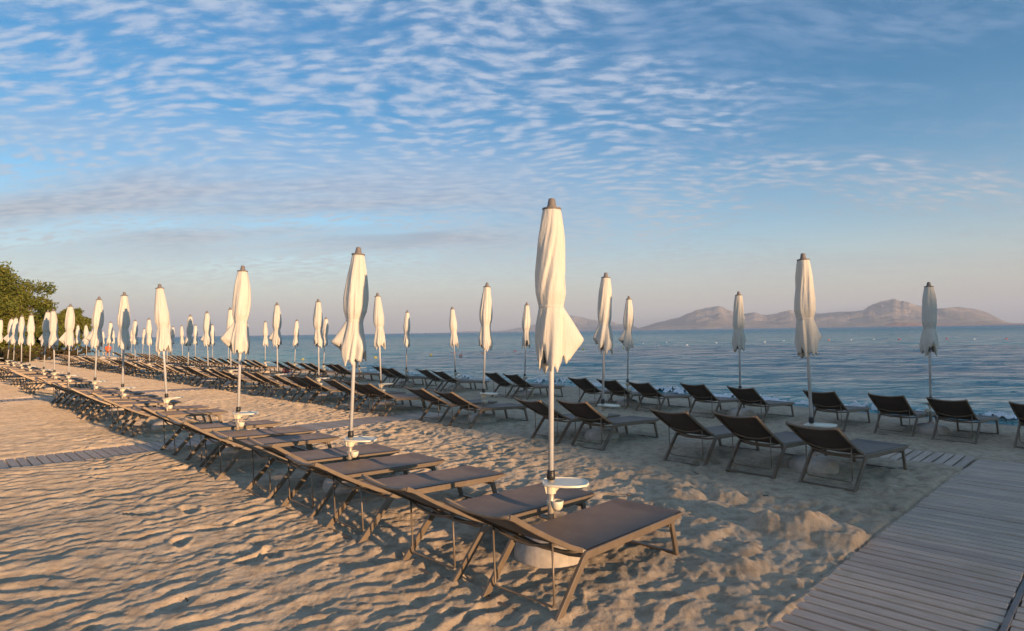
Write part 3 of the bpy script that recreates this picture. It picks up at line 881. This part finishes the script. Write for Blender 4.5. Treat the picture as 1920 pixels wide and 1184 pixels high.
def make_parasol():
    root = empty('parasol')
    bm = lathe([(.245, -.08), (.258, .0), (.262, .05), (.250, .095), (.222, .130), (.170, .152), (.100, .162), (.045, .166), (.043, .20), (.03, .205)], 36)
    o = bm_obj('base', bm, 'concrete', root); auto_smooth(o, 50)
    o = bm_obj('lower_pole', lathe([(.0225, .16), (.0225, .555)], 20), 'lower_tube', root, True)
    o = bm_obj('pole', lathe([(.0185, .54), (.0185, 2.45)], 20), 'aluminium', root, True)
    o = bm_obj('collar', lathe([(.024, .548), (.030, .552), (.031, .585), (.027, .592), (.029, .600), (.027, .612), (.019, .615)], 20), 'black_plastic', root, True)
    bm = bmesh.new(); add_box(bm, (0, .036, .575), (.012, .022, .012), bev=.002); bm_obj('knob', bm, 'black_plastic', o)
    # tray with its bracket
    tr = bm_obj('tray', tray_mesh(), 'beige_plastic', root); tr.location = (0, 0, .527); auto_smooth(tr, 40)
    bm = bmesh.new()
    for y0 in (-.018, .018):
        vs = [bm.verts.new((x, y0 + d, z)) for d in (-.004, .004) for (x, z) in ((-.05, -.008), (.135, -.008), (.06, -.030), (.02, -.072), (-.035, -.072))]
        bm.faces.new(vs[:5]); bm.faces.new(vs[5:][::-1])
        for j in range(5): bm.faces.new((vs[j], vs[5 + j], vs[5 + (j + 1) % 5], vs[(j + 1) % 5]))
    r_ = lathe([(.024, -.075), (.036, -.072), (.038, -.01), (.024, -.008)], 18, False, False)
    me = bpy.data.meshes.new('tmp'); r_.to_mesh(me); r_.free(); bm.from_mesh(me)
    bm_obj('tray_bracket', bm, 'beige_plastic', tr)
    # cup holder lower down
    ch = bm_obj('cup_holder', lathe([(.006, -.048), (.024, -.044), (.038, -.026), (.043, .0), (.045, .020), (.041, .021), (.037, .0), (.03, -.022), (.006, -.036)], 22, False, True), 'beige_plastic', root, True)
    ch.location = (.045, -.01, .385)
    bm_obj('cup_bracket', lathe([(.023, -.02), (.031, -.018), (.031, .018), (.023, .02)], 18, False, False), 'beige_plastic', ch, True).location = (-.045, .01, 0)
    cap = bm_obj('cap', lathe([(.066, 2.452), (.070, 2.458), (.068, 2.466), (.038, 2.472), (.031, 2.49), (.026, 2.522), (.022, 2.534), (.010, 2.538)], 24), 'grey_cap', root); auto_smooth(cap, 50)
    me, sm = CANOPY[0]
    cn = link(bpy.data.objects.new('canopy', me)); cn.parent = root
    st = link(bpy.data.objects.new('strap', sm)); st.parent = cn
    # tips of the folded ribs showing under the hem
    for k in range(8):
        a = k * math.pi / 4 + .2
        bm = bmesh.new()
        add_tube(bm, [(.028 * math.cos(a), .028 * math.sin(a), 1.62), (.050 * math.cos(a), .050 * math.sin(a), 1.395)], .0055, 6)
        add_tube(bm, [(.050 * math.cos(a), .050 * math.sin(a), 1.40), (.053 * math.cos(a), .053 * math.sin(a), 1.365)], .009, 6)
        bm_obj('rib', bm, 'grey_cap', root, True)
    return root

# t, height, lean (deg, to camera-right), canopy index, tray angle (deg), canopy turn
ROW = {
 1: dict(s=3.26, name='near row', um=[(2.95, 2.58, 1.1, 0, -2, 0), (5.75, 2.53, 2.9, 1, 8, 0), (8.76, 2.6, 2.0, 2, 12, 0), (11.88, 2.56, -4.0, 5, 18, 0), (15.13, 2.59, .5, 6, 5, 20), (17.91, 2.63, 2.3, 1, 10, 10), (21.26, 2.58, 1.1, 2, 8, 10),
      (23.47, 2.51, -1.9, 3, 12, 60), (25.88, 2.55, 4.0, 1, 4, 0), (29.06, 2.51, 1.6, 6, 10, 0), (31.32, 2.51, .9, 5, 6, 40), (34.11, 2.5, 3.5, 1, 14, 0), (36.52, 2.51, 5.1, 2, 8, 0), (40.77, 2.56, 4.5, 3, 0, 90)]),
 2: dict(s=7.45, name='middle row', um=[(2.64, 2.52, -1.1, 4, -45, -10), (5.67, 2.53, 2.4, 3, -30, 120), (8.36, 2.56, 2.7, 6, 0, 0), (11.67, 2.56, -1.9, 5, 10, 0), (14.57, 2.56, 0, 6, 5, 30), (17.02, 2.58, -.2, 1, 6, 0), (20.51, 2.58, -.4, 5, 10, 0),
      (22.6, 2.53, -.8, 1, 0, 0), (24.86, 2.48, 2.5, 3, 12, 0), (27.4, 2.5, 1.0, 5, 4, 0), (29.81, 2.48, -.8, 6, 8, 0), (32.24, 2.47, .7, 2, 0, 0), (34.8, 2.5, 1.5, 5, 6, 0), (37.49, 2.5, 2.5, 3, 4, 0), (39.7, 2.45, -.2, 5, 10, 0), (42.81, 2.45, -1.2, 1, 0, 0), (45.6, 2.5, 1, 6, 0, 0)]),
 3: dict(s=12.05, name='seaside row', um=[(2.41, 2.52, .8, 3, 150, 200), (5.66, 2.55, .4, 4, 20, 10), (8.41, 2.6, 1.8, 1, -10, 0), (11.79, 2.6, 2.5, 6, 0, 100), (14.71, 2.6, -2.2, 5, 5, 0), (17.38, 2.58, 1.6, 5, 10, 60), (20.4, 2.55, .5, 3, 0, 0), (23.23, 2.51, 3.5, 2, 10, 0),
      (25.85, 2.48, 3.0, 5, 0, 0), (28.88, 2.49, .2, 5, 6, 30), (31.26, 2.46, 1.8, 6, 0, 0), (33.55, 2.48, .1, 3, 9, 0), (35.85, 2.47, -.7, 5, 0, 0), (38.76, 2.5, .1, 5, 4, 0), (41.01, 2.51, -2.0, 6, 0, 0), (43.36, 2.48, 3.2, 1, 0, 0),
      (46.3, 2.4, 0, 5, 0, 0), (50.26, 2.45, 4.1, 6, 0, 0), (53.38, 2.45, 3.1, 2, 0, 0), (58.95, 2.45, -.2, 5, 0, 0), (62.6, 2.4, -.2, 6, 0, 0)]),
}
ORD = ['first', 'second', 'third', 'fourth', 'fifth', 'sixth', 'seventh', 'eighth', 'ninth', 'tenth', 'eleventh', 'twelfth', 'thirteenth', 'fourteenth', 'fifteenth', 'sixteenth', 'seventeenth', 'eighteenth', 'nineteenth', 'twentieth', 'twenty first']
ROWTXT = {1: 'near row', 2: 'middle row', 3: 'row along the water'}

UM_LABEL = {
 (1, 0): 'largest closed cream parasol, in front, its loose corner flaring right',
 (1, 1): 'closed cream parasol with corner flaring left and shadow on its right side, near row',
 (1, 2): 'closed cream parasol with a wide pointed hem to the left, third in the near row',
 (1, 3): 'closed cream parasol leaning left with a straight slim canopy, fourth in the near row',
 (2, 0): 'closed cream parasol half in shade behind the nearest dark lounger of the middle row',
 (3, 0): 'closed parasol wholly in bluish shade at the far right, in front of the sea',
 (3, 1): 'closed parasol in front of the left end of the distant mountains',
}

def build_parasols():
    proto = make_parasol(); kids = kids_of(proto)
    first = True
    for r in (1, 2, 3):
        row = ROW[r]
        for i, (t, H, lean, ci, ta, turn) in enumerate(row['um']):
            o = proto if first else copy_tree(proto, kids)
            first = False
            o.location = ST(row['s'], t, -0.01)
            k = H / 2.55
            o.scale = (1, 1, k)
            o.rotation_euler = (RAD(random.uniform(-.8, .8)), RAD(lean), 0)
            for ch in o.children:
                nm = ch.name.split('.')[0]
                if nm == 'canopy':
                    ch.data = CANOPY[ci][0]; ch.rotation_euler = (0, 0, RAD(turn))
                    for g in ch.children: g.data = CANOPY[ci][1]
                elif nm == 'tray':
                    ch.rotation_euler = (0, 0, RAD(ta))
                elif nm == 'cup_holder':
                    a = RAD(ta - 10); ch.location = (.045 * math.cos(a), .045 * math.sin(a), .385); ch.rotation_euler = (0, 0, a)
                elif nm == 'base':
                    ch.rotation_euler = (0, 0, random.uniform(0, 6))
            lab = UM_LABEL.get((r, i), 'closed cream parasol, %s from the camera in the %s' % (ORD[i], ROWTXT[r]))
            tag(o, lab, 'parasol', 'closed parasols between the loungers, ' + row['name'])
build_parasols()

# lateral positions of the loungers along each row (centre line) with a turn in degrees
LOUNGE = {
 1: [(2.50, 3.5), (3.33, 1.5), (4.42, -1), (5.29, 1), (6.17, -2), (7.40, 1), (8.21, -1), (9.24, 0)],
 2: [(2.24, -5), (3.05, -3), (3.86, -1), (5.34, 1.5), (6.12, -1), (8.08, 0), (9.0, 1), (10.6, 2), (11.15, -1), (12.0, 0), (13.3, 1), (13.9, 0), (14.85, -1), (16.1, 2), (16.9, 0), (18.2, 1), (19.1, 0), (19.95, -1), (21.2, 0), (21.95, 1)],
 3: [(0.98, -6), (1.96, -4), (2.76, -2), (3.75, 0), (5.12, -1), (6.1, 0), (7.35, 2), (8.15, 0), (8.95, 1), (11.2, 0), (11.95, 1), (14.15, 0), (14.95, -1), (16.7, 0), (17.45, 1), (20.1, 0), (20.75, 1), (22.1, 0), (22.9, 0), (24.3, 1), (25.2, -1), (27.5, 0), (28.4, 0)],
}
BACKFOOT = {1: 2.455, 2: 6.66, 3: 11.22}

def extend():
    for r, t_end in ((1, 43), (2, 47), (3, 56)):
        last = LOUNGE[r][-1][0] + .75
        n = 0
        for (t, *_r) in ROW[r]['um']:
            if t > t_end: break
            for d in ((-1.35, -.52, .38) if (n % 3) else (-.5, .4)):
                c = t + d
                if c > last and not any(a - .4 < c < b + .4 for a, b in ((9.62, 10.46), (19.9, 20.75)) if r == 1):
                    LOUNGE[r].append((c, random.uniform(-2, 2))); last = c + .70
            n += 1
        if r == 1:
            LOUNGE[1] = [(c if not 10.3 < c < 10.8 else 10.85, a) for c, a in LOUNGE[1]]
extend()

LG_LABEL = {
 (1, 0): 'nearest sun lounger, brown sling seat in full view in front of the largest parasol',
 (1, 1): 'brown sling sun lounger directly left of the largest parasol, just behind the nearest lounger',
 (2, 0): 'dark sun lounger seen from behind, closest of the middle row to the boardwalk',
 (3, 0): 'dark sun lounger cut off by the right edge of the picture near the water',
 (3, 1): 'dark sun lounger seen from behind directly below the rightmost parasol',
}

def build_loungers():
    near = make_lounger(); kn = kids_of(near)
    far = make_far_lounger(near); kf = kids_of(far)
    used = {'near': False, 'far': False}
    rz0 = math.atan2(D2.y, D2.x)
    for r in (1, 2, 3):
        ums = [u[0] for u in ROW[r]['um']]
        own = {}
        for i, (c, a) in enumerate(LOUNGE[r]):
            own.setdefault(min(range(len(ums)), key=lambda q: abs(ums[q] - c - .3)), []).append(i)
        for i, (c, a) in enumerate(LOUNGE[r]):
            which = 'near' if c < 24 else 'far'
            src, kk = (near, kn) if which == 'near' else (far, kf)
            o = src if not used[which] else copy_tree(src, kk)
            used[which] = True
            jig = random.uniform(-.05, .05) if c > 7 else random.uniform(-.015, .015)
            s = BACKFOOT[r] + jig
            p = ST(s, c, 0.012)
            q = ST(s + 1.42, c, 0.012)
            o.location = p
            pit = -math.atan2(q.z - p.z, 1.42)
            o.rotation_euler = (random.uniform(-.012, .012), pit, rz0 + RAD(a + random.uniform(-.6, .6)))
            tilt = RAD(random.uniform(-2.2, 2.2)) if (r, i) not in ((1, 0), (1, 1)) else 0.0
            if which == 'near':
                piv = Vector((0.30, 0, SEAT_Z)); rm = Matrix.Rotation(tilt, 3, 'Y')
                for ch in o.children:
                    if ch.name.split('.')[0] in ('backrest', 'backrest_rail', 'head_bar', 'backrest_brace'):
                        ch.rotation_euler = (0, tilt, 0); ch.location = piv - rm @ piv
            u = min(range(len(ums)), key=lambda q: abs(ums[q] - c - .3)); grp = own[u]; k = grp.index(i); n = len(grp)
            if n == 1: w = 'the only one'
            elif n == 2: w = ('nearer', 'farther')[k] + ' of the two'
            elif n == 3: w = ('nearest', 'middle', 'farthest')[k] + ' of the three'
            else: w = ORD[k] + ' of the %s' % {4: 'four', 5: 'five'}.get(n, 'group')
            lab = LG_LABEL.get((r, i), 'dark sun lounger, %s by the %s parasol, %s' % (w, ORD[u], {1: 'near row', 2: 'middle row', 3: 'row along the water'}[r]))
            tag(o, lab, 'sun lounger', 'sun loungers, ' + ROW[r]['name'])
build_loungers()

# ---------------------------------------------------------------- trees and shrubs at the far left
def leaf_cloud(rnd, blobs, n, size, flat=.8):
    """many small leaf sprays spread through the crown's clumps"""
    nr = np.random.RandomState(rnd.randint(0, 10 ** 6))
    w = np.array([b[3] ** 2 for b in blobs]); w = w / w.sum()
    idx = nr.choice(len(blobs), n, p=w)
    B = np.array(blobs)[idx]
    d = nr.normal(size=(n, 3)); d /= np.linalg.norm(d, axis=1)[:, None]
    rr = B[:, 3] * (nr.rand(n) ** .42) * (1 + .12 * nr.normal(size=n))
    c = B[:, :3] + d * rr[:, None] * np.array([1, 1, flat])
    u = nr.normal(size=(n, 3)) + d * .6; u /= np.linalg.norm(u, axis=1)[:, None]
    v = np.cross(u, nr.normal(size=(n, 3))); v /= np.linalg.norm(v, axis=1)[:, None]
    L = size * (0.6 + .9 * nr.rand(n))[:, None]; W = L * .38
    q = np.stack([c - u * L * .5, c + v * W * .5, c + u * L * .5 + np.array([0, 0, -.02]), c - v * W * .5], 1)
    verts = q.reshape(-1, 3); faces = np.arange(n * 4).reshape(-1, 4)
    return verts, faces

def tree(name, loc, height, rx, seed, n, label, cat, grp, leafmat='tamarisk_leaf', trunk_h=.25, size=.2, multi=3, low=.12):
    rnd = random.Random(seed)
    root = empty(name, loc)
    bm = bmesh.new(); tips = []
    for k in range(multi):
        a = rnd.uniform(0, 6.28); p0 = Vector((rnd.uniform(-.15, .15), rnd.uniform(-.15, .15), -.15)); p = p0.copy(); pts = [p.copy()]
        rad = [height * .028]
        d = Vector((math.cos(a) * .3, math.sin(a) * .3, 1)).normalized()
        for j in range(5):
            d = (d + Vector((rnd.uniform(-.25, .25), rnd.uniform(-.25, .25), .05))).normalized(); p = p + d * height * .14
            pts.append(p.copy()); rad.append(height * .028 * (1 - (j + 1) / 6.2))
            if j > 0:
                b = Vector((rnd.uniform(-1, 1), rnd.uniform(-1, 1), .5)).normalized(); e = p + b * height * .22
                add_tube(bm, [p, (p + e) / 2 + Vector((0, 0, .05)), e], [rad[-1] * .6, rad[-1] * .4, rad[-1] * .15], 5); tips.append(e)
        add_tube(bm, pts, rad, 7); tips.append(pts[-1])
    bm_obj('trunk', bm, 'bark', root, True)
    blobs = []
    for k in range(26):
        a = rnd.uniform(0, 6.28); q = rnd.random() ** .6; h = rnd.uniform(low, .95)
        wr = rx * math.sqrt(max(.05, 1 - ((h - .5) / .52) ** 2))
        blobs.append((math.cos(a) * wr * q * .85, math.sin(a) * wr * q * .85, height * h, height * rnd.uniform(.09, .15)))
    for e in tips: blobs.append((e.x, e.y, min(e.z, height * .9), height * .10))
    v, f_ = leaf_cloud(rnd, blobs, int(n * 1.5), size * 1.05)
    me = bpy.data.meshes.new('crown'); me.from_pydata(v.tolist(), [], f_.tolist()); me.update(); me.materials.append(MATS[leafmat])
    o = link(bpy.data.objects.new('crown', me)); o.parent = root
    tag(root, label, cat, grp)
    return root

def XY(px, depth, z=0.0):
    return Vector(((px - 960) / FPX * depth, depth, z))
TG = 'trees at the end of the beach'
tree('tree', XY(-52, 41, .1), 6.9, 2.9, 1, 15000, 'tall leafy olive green tree cut off by the left edge of the picture', 'tree', TG, low=.1)
tree('tree', XY(8, 42, .1), 6.5, 1.4, 2, 12000, 'tall rounded olive green tree just inside the left edge, right of the cut off tree', 'tree', TG, low=.1)
tree('tree', XY(80, 47, .1), 4.1, 1.1, 3, 7000, 'smaller thin crowned tree peeping above the leftmost parasols', 'tree', TG, low=.25, size=.18)
tree('tree', XY(40, 44, .1), 3.3, 1.7, 4, 8000, 'low bushy green tree behind the leftmost parasols, below the thin crowned tree', 'tree', TG, low=.05)
tree('tree', XY(135, 62, .05), 4.5, 1.5, 5, 8000, 'low rounded tree standing alone farthest along the beach before the sea', 'tree', TG, low=.1, size=.22)
tree('tree', XY(104, 58, .05), 3.2, 1.3, 6, 6000, 'low dark green tree between the thin crowned tree and the farthest rounded tree', 'tree', TG, low=.05)
for k, (px, d, h, r, lab) in enumerate(((8, 38.5, 1.0, 1.6, 'low brown shrub at the left edge below the tall trees'), (48, 41, .9, 1.7, 'low brown shrub right of the one at the left edge'),
        (92, 46, .9, 1.8, 'low brownish shrub behind the seventh parasol of the near row'), (128, 51, .8, 1.5, 'low brownish shrub below the farthest rounded tree'), (160, 58, .7, 1.5, 'smallest low shrub at the right end of the bushes'))):
    tree('shrub', XY(px, d, .1), h, r, 20 + k, 3500, lab, 'shrub', 'low shrubs under the trees', 'shrub_leaf', size=.13, multi=4, low=.1)

# ---------------------------------------------------------------- a seated person far down the beach
def person():
    loc = ST(13.9, 70.0)
    root = empty('person', loc, RAD(-60))
    me = bpy.data.meshes.new('body')
    V = [(0, 0, .46), (0, .02, .70), (.02, .02, .92), (.03, .02, 1.02), (.05, .02, 1.14), (.06, .02, 1.24),
         (.02, .17, .93), (.16, .22, .70), (.34, .16, .62), (.42, .13, .60), (.02, -.17, .93), (.16, -.22, .70), (.34, -.16, .62), (.42, -.13, .60),
         (.06, .10, .46), (.46, .14, .50), (.52, .15, .08), (.66, .16, .04), (.06, -.10, .46), (.46, -.14, .50), (.52, -.15, .08), (.66, -.16, .04)]
    E_ = [(0, 1), (1, 2), (2, 3), (3, 4), (4, 5), (2, 6), (6, 7), (7, 8), (8, 9), (2, 10), (10, 11), (11, 12), (12, 13), (0, 14), (14, 15), (15, 16), (16, 17), (0, 18), (18, 19), (19, 20), (20, 21)]
    rd = [.14, .13, .13, .055, .085, .07, .055, .042, .032, .035, .055, .042, .032, .035, .10, .065, .045, .035, .10, .065, .045, .035]
    me.from_pydata(V, E_, [])
    o = link(bpy.data.objects.new('body', me)); o.parent = root
    md = o.modifiers.new('skin', 'SKIN'); sb = o.modifiers.new('sub', 'SUBSURF'); sb.levels = 1; sb.render_levels = 1
    for k, sv in enumerate(me.skin_vertices[0].data): sv.radius = (rd[k], rd[k]); sv.use_root = (k == 0)
    me.materials.append(MATS['skin'])
    bm = lathe([(.19, .42), (.185, .6), (.175, .8), (.165, .92), (.09, 1.0), (.06, 1.02)], 20, False, False); c = bm_obj('shirt', bm, 'orange_cloth', root, True); c.scale = (1, 1.15, 1)
    for sy in (1, -1):
        bm = bmesh.new(); add_tube(bm, [(.02, sy * .16, .95), (.10, sy * .21, .82), (.15, sy * .225, .73)], [.075, .066, .06], 10, False); bm_obj('sleeve', bm, 'orange_cloth', root, True)
        bm = bmesh.new(); add_tube(bm, [(.02, sy * .10, .46), (.25, sy * .13, .49), (.44, sy * .14, .50)], [.12, .10, .085], 10, False); bm_obj('trouser_leg', bm, 'black_plastic', root, True)
    bm = bmesh.new(); bmesh.ops.create_icosphere(bm, subdivisions=2, radius=.105); o = bm_obj('hair', bm, 'dark_hair', root, True); o.location = (.035, .02, 1.205)
    tag(root, 'person in an orange top sitting far down the beach among the loungers', 'person')
    # the low stool-like edge of a lounger is what they sit on
person()

# ---------------------------------------------------------------- small things
def bag():
    bm = bmesh.new(); bmesh.ops.create_icosphere(bm, subdivisions=3, radius=1)
    for v in bm.verts:
        v.co.x *= .20; v.co.y *= .14; v.co.z = v.co.z * .15 * (1 + .2 * math.sin(v.co.x * 23) + .15 * math.sin(v.co.y * 31)) + .12
    r = ST(12.7, 28.0, 0); root = empty('beach_bag', (r.x, r.y, r.z))
    bm_obj('pouch', bm, 'pink_cloth', root, True)
    bm = bmesh.new(); add_tube(bm, [(-.12, 0, .2), (-.08, 0, .36), (0, 0, .42), (.08, 0, .36), (.12, 0, .2)], .012, 6); bm_obj('handle', bm, 'pink_cloth', root, True)
    tag(root, 'small pink beach bag standing beyond the loungers near the water', 'beach bag')
bag()

def buoys():
    bm = bmesh.new(); bmesh.ops.create_icosphere(bm, subdivisions=3, radius=.17)
    for v in bm.verts:
        v.co.z *= .85
        if v.co.z > .12: v.co.z = .12 + (v.co.z - .12) * 2.2
    mesh = {}
    for k in ('buoy_yellow', 'buoy_orange', 'buoy_red', 'buoy_white'):
        me = bpy.data.meshes.new('buoy'); bm.to_mesh(me); me.materials.append(MATS[k]); me.shade_smooth(); mesh[k] = me
    bm.free()
    def at(px, py):
        r = unp(px, py); k = (SEA_Z - 1.6) / r.z; return Vector((r.x * k, r.y * k, SEA_Z + .03))
    L = [(568, 677, 'y', 'yellow buoy floating left of the big second parasol'), (704, 673, 'y', 'yellow buoy beside the parasol pole right of the second big parasol'), (808, 668, 'y', 'pale yellow buoy just left of the pair of orange and red buoys'),
         (852, 664, 'r', 'red buoy behind a thin parasol pole, left neighbour of the orange buoy'), (864, 669, 'o', 'orange buoy in mid water left of the biggest parasol'), (965, 661, 'r', 'small red buoy just left of the biggest parasol'),
         (905, 665, 'o', 'orange buoy hidden partly by the hem of the ninth canopy'), (1094, 657, 'y', 'yellow buoy between the biggest parasol and the next to its right'), (1169, 654, 'y', 'yellow buoy under the twin of the slim parasol right of the biggest one'),
         (1206, 646, 'w', 'white float at the left end of the line of floats'), (1234, 650, 'w', 'white float second in the line of floats'), (1250, 644, 'w', 'white float third in the line, set a little farther out'), (1288, 649, 'w', 'white float fourth in the line'),
         (1343, 645, 'w', 'white float in the line just left of the parasol before the mountain'), (1434, 643, 'w', 'white float in the line right of the parasol before the mountain'), (1470, 641, 'w', 'white float in the line left of the half shaded parasol'),
         (1554, 639, 'o', 'small orange float beside the hem of the half shaded parasol'), (1596, 639, 'w', 'faint white float between the two right parasols, the left one'), (1639, 638, 'w', 'bright white float between the two right parasols, the right one'),
         (1686, 638, 'r', 'tiny reddish float left of the rightmost parasol'), (1775, 637, 'r', 'tiny reddish float right of the rightmost parasol'), (1827, 638, 'w', 'white float near the right edge of the sea'), (1887, 637, 'r', 'tiny reddish float at the right edge of the sea')]
    m = {'y': 'buoy_yellow', 'o': 'buoy_orange', 'r': 'buoy_red', 'w': 'buoy_white'}
    for px, py, c, lab in L:
        o = link(bpy.data.objects.new('buoy', mesh[m[c]])); o.location = at(px, py)
        if px < 1180: o.scale = (1, 1, 1)
        tag(o, lab, 'buoy', 'buoys of the swimming area')
buoys()

def bits():
    # a clear plastic cup on the sand and a few dark twigs
    p = ST(5.66, 6.28, 0.03)
    bm = lathe([(.028, 0), (.036, .1), (.038, .1), (.033, .098), (.026, .004)], 16, False, True)
    o = bm_obj('plastic_cup', bm, 'clear_plastic', None, True); o.location = p; o.rotation_euler = (RAD(82), .2, .6)
    tag(o, 'pale plastic cup lying on the sand between the near and middle rows', 'cup')
    rnd = random.Random(5)
    spots = [(5.9, 5.3, 'short dark twig on the sand left of the middle row pair'), (4.2, 7.0, 'thin dark twig on sunlit sand behind the second parasol'), (5.75, 2.5, 'thin twig on shaded sand behind the big sand heap'),
             (6.2, 3.4, 'tiny dark twig on shaded sand before the middle row loungers'), (1.2, 4.0, 'small dark twig on the rippled sand in the foreground'), (5.0, 3.5, 'dark twig on the sand right behind the largest parasol tray')]
    for s, t, lab in spots:
        bm = bmesh.new(); pts = [Vector((0, 0, 0))]
        for k in range(4): pts.append(pts[-1] + Vector((rnd.uniform(.015, .04), rnd.uniform(-.02, .02), rnd.uniform(-.004, .012))))
        add_tube(bm, pts, [.004, .004, .003, .003, .0015], 5)
        add_tube(bm, [pts[2], pts[2] + Vector((.02, .03, .015))], [.003, .001], 5)
        o = bm_obj('twig', bm, 'driftwood', None, True); zz = float(full_sand(np.array([s]), np.array([t]))[0])
        o.location = ST(s, t, zz + .006); o.rotation_euler = (0, 0, rnd.uniform(0, 6))
        tag(o, lab, 'twig')
bits()

# ---------------------------------------------------------------- haze
HAZE = True
if HAZE:
    bm = bmesh.new(); add_box(bm, (0, 2000, 300), (32000, 30000, 614))
    me = bpy.data.meshes.new('haze'); bm.to_mesh(me); bm.free()
    hz = bpy.data.materials.new('haze'); hz.use_nodes = True
    hn = hz.node_tree; hn.nodes.clear()
    out = hn.nodes.new('ShaderNodeOutputMaterial'); pv = hn.nodes.new('ShaderNodeVolumePrincipled')
    pv.inputs['Color'].default_value = (0.62, 0.74, 0.95, 1); pv.inputs['Density'].default_value = 1.15e-4; pv.inputs['Anisotropy'].default_value = 0.0
    hn.links.new(pv.outputs[0], out.inputs['Volume'])
    me.materials.append(hz)
    o = link(bpy.data.objects.new('haze', me)); tag(o, 'thin pale blue air haze over the sea and the whole beach', 'haze', kind='stuff')
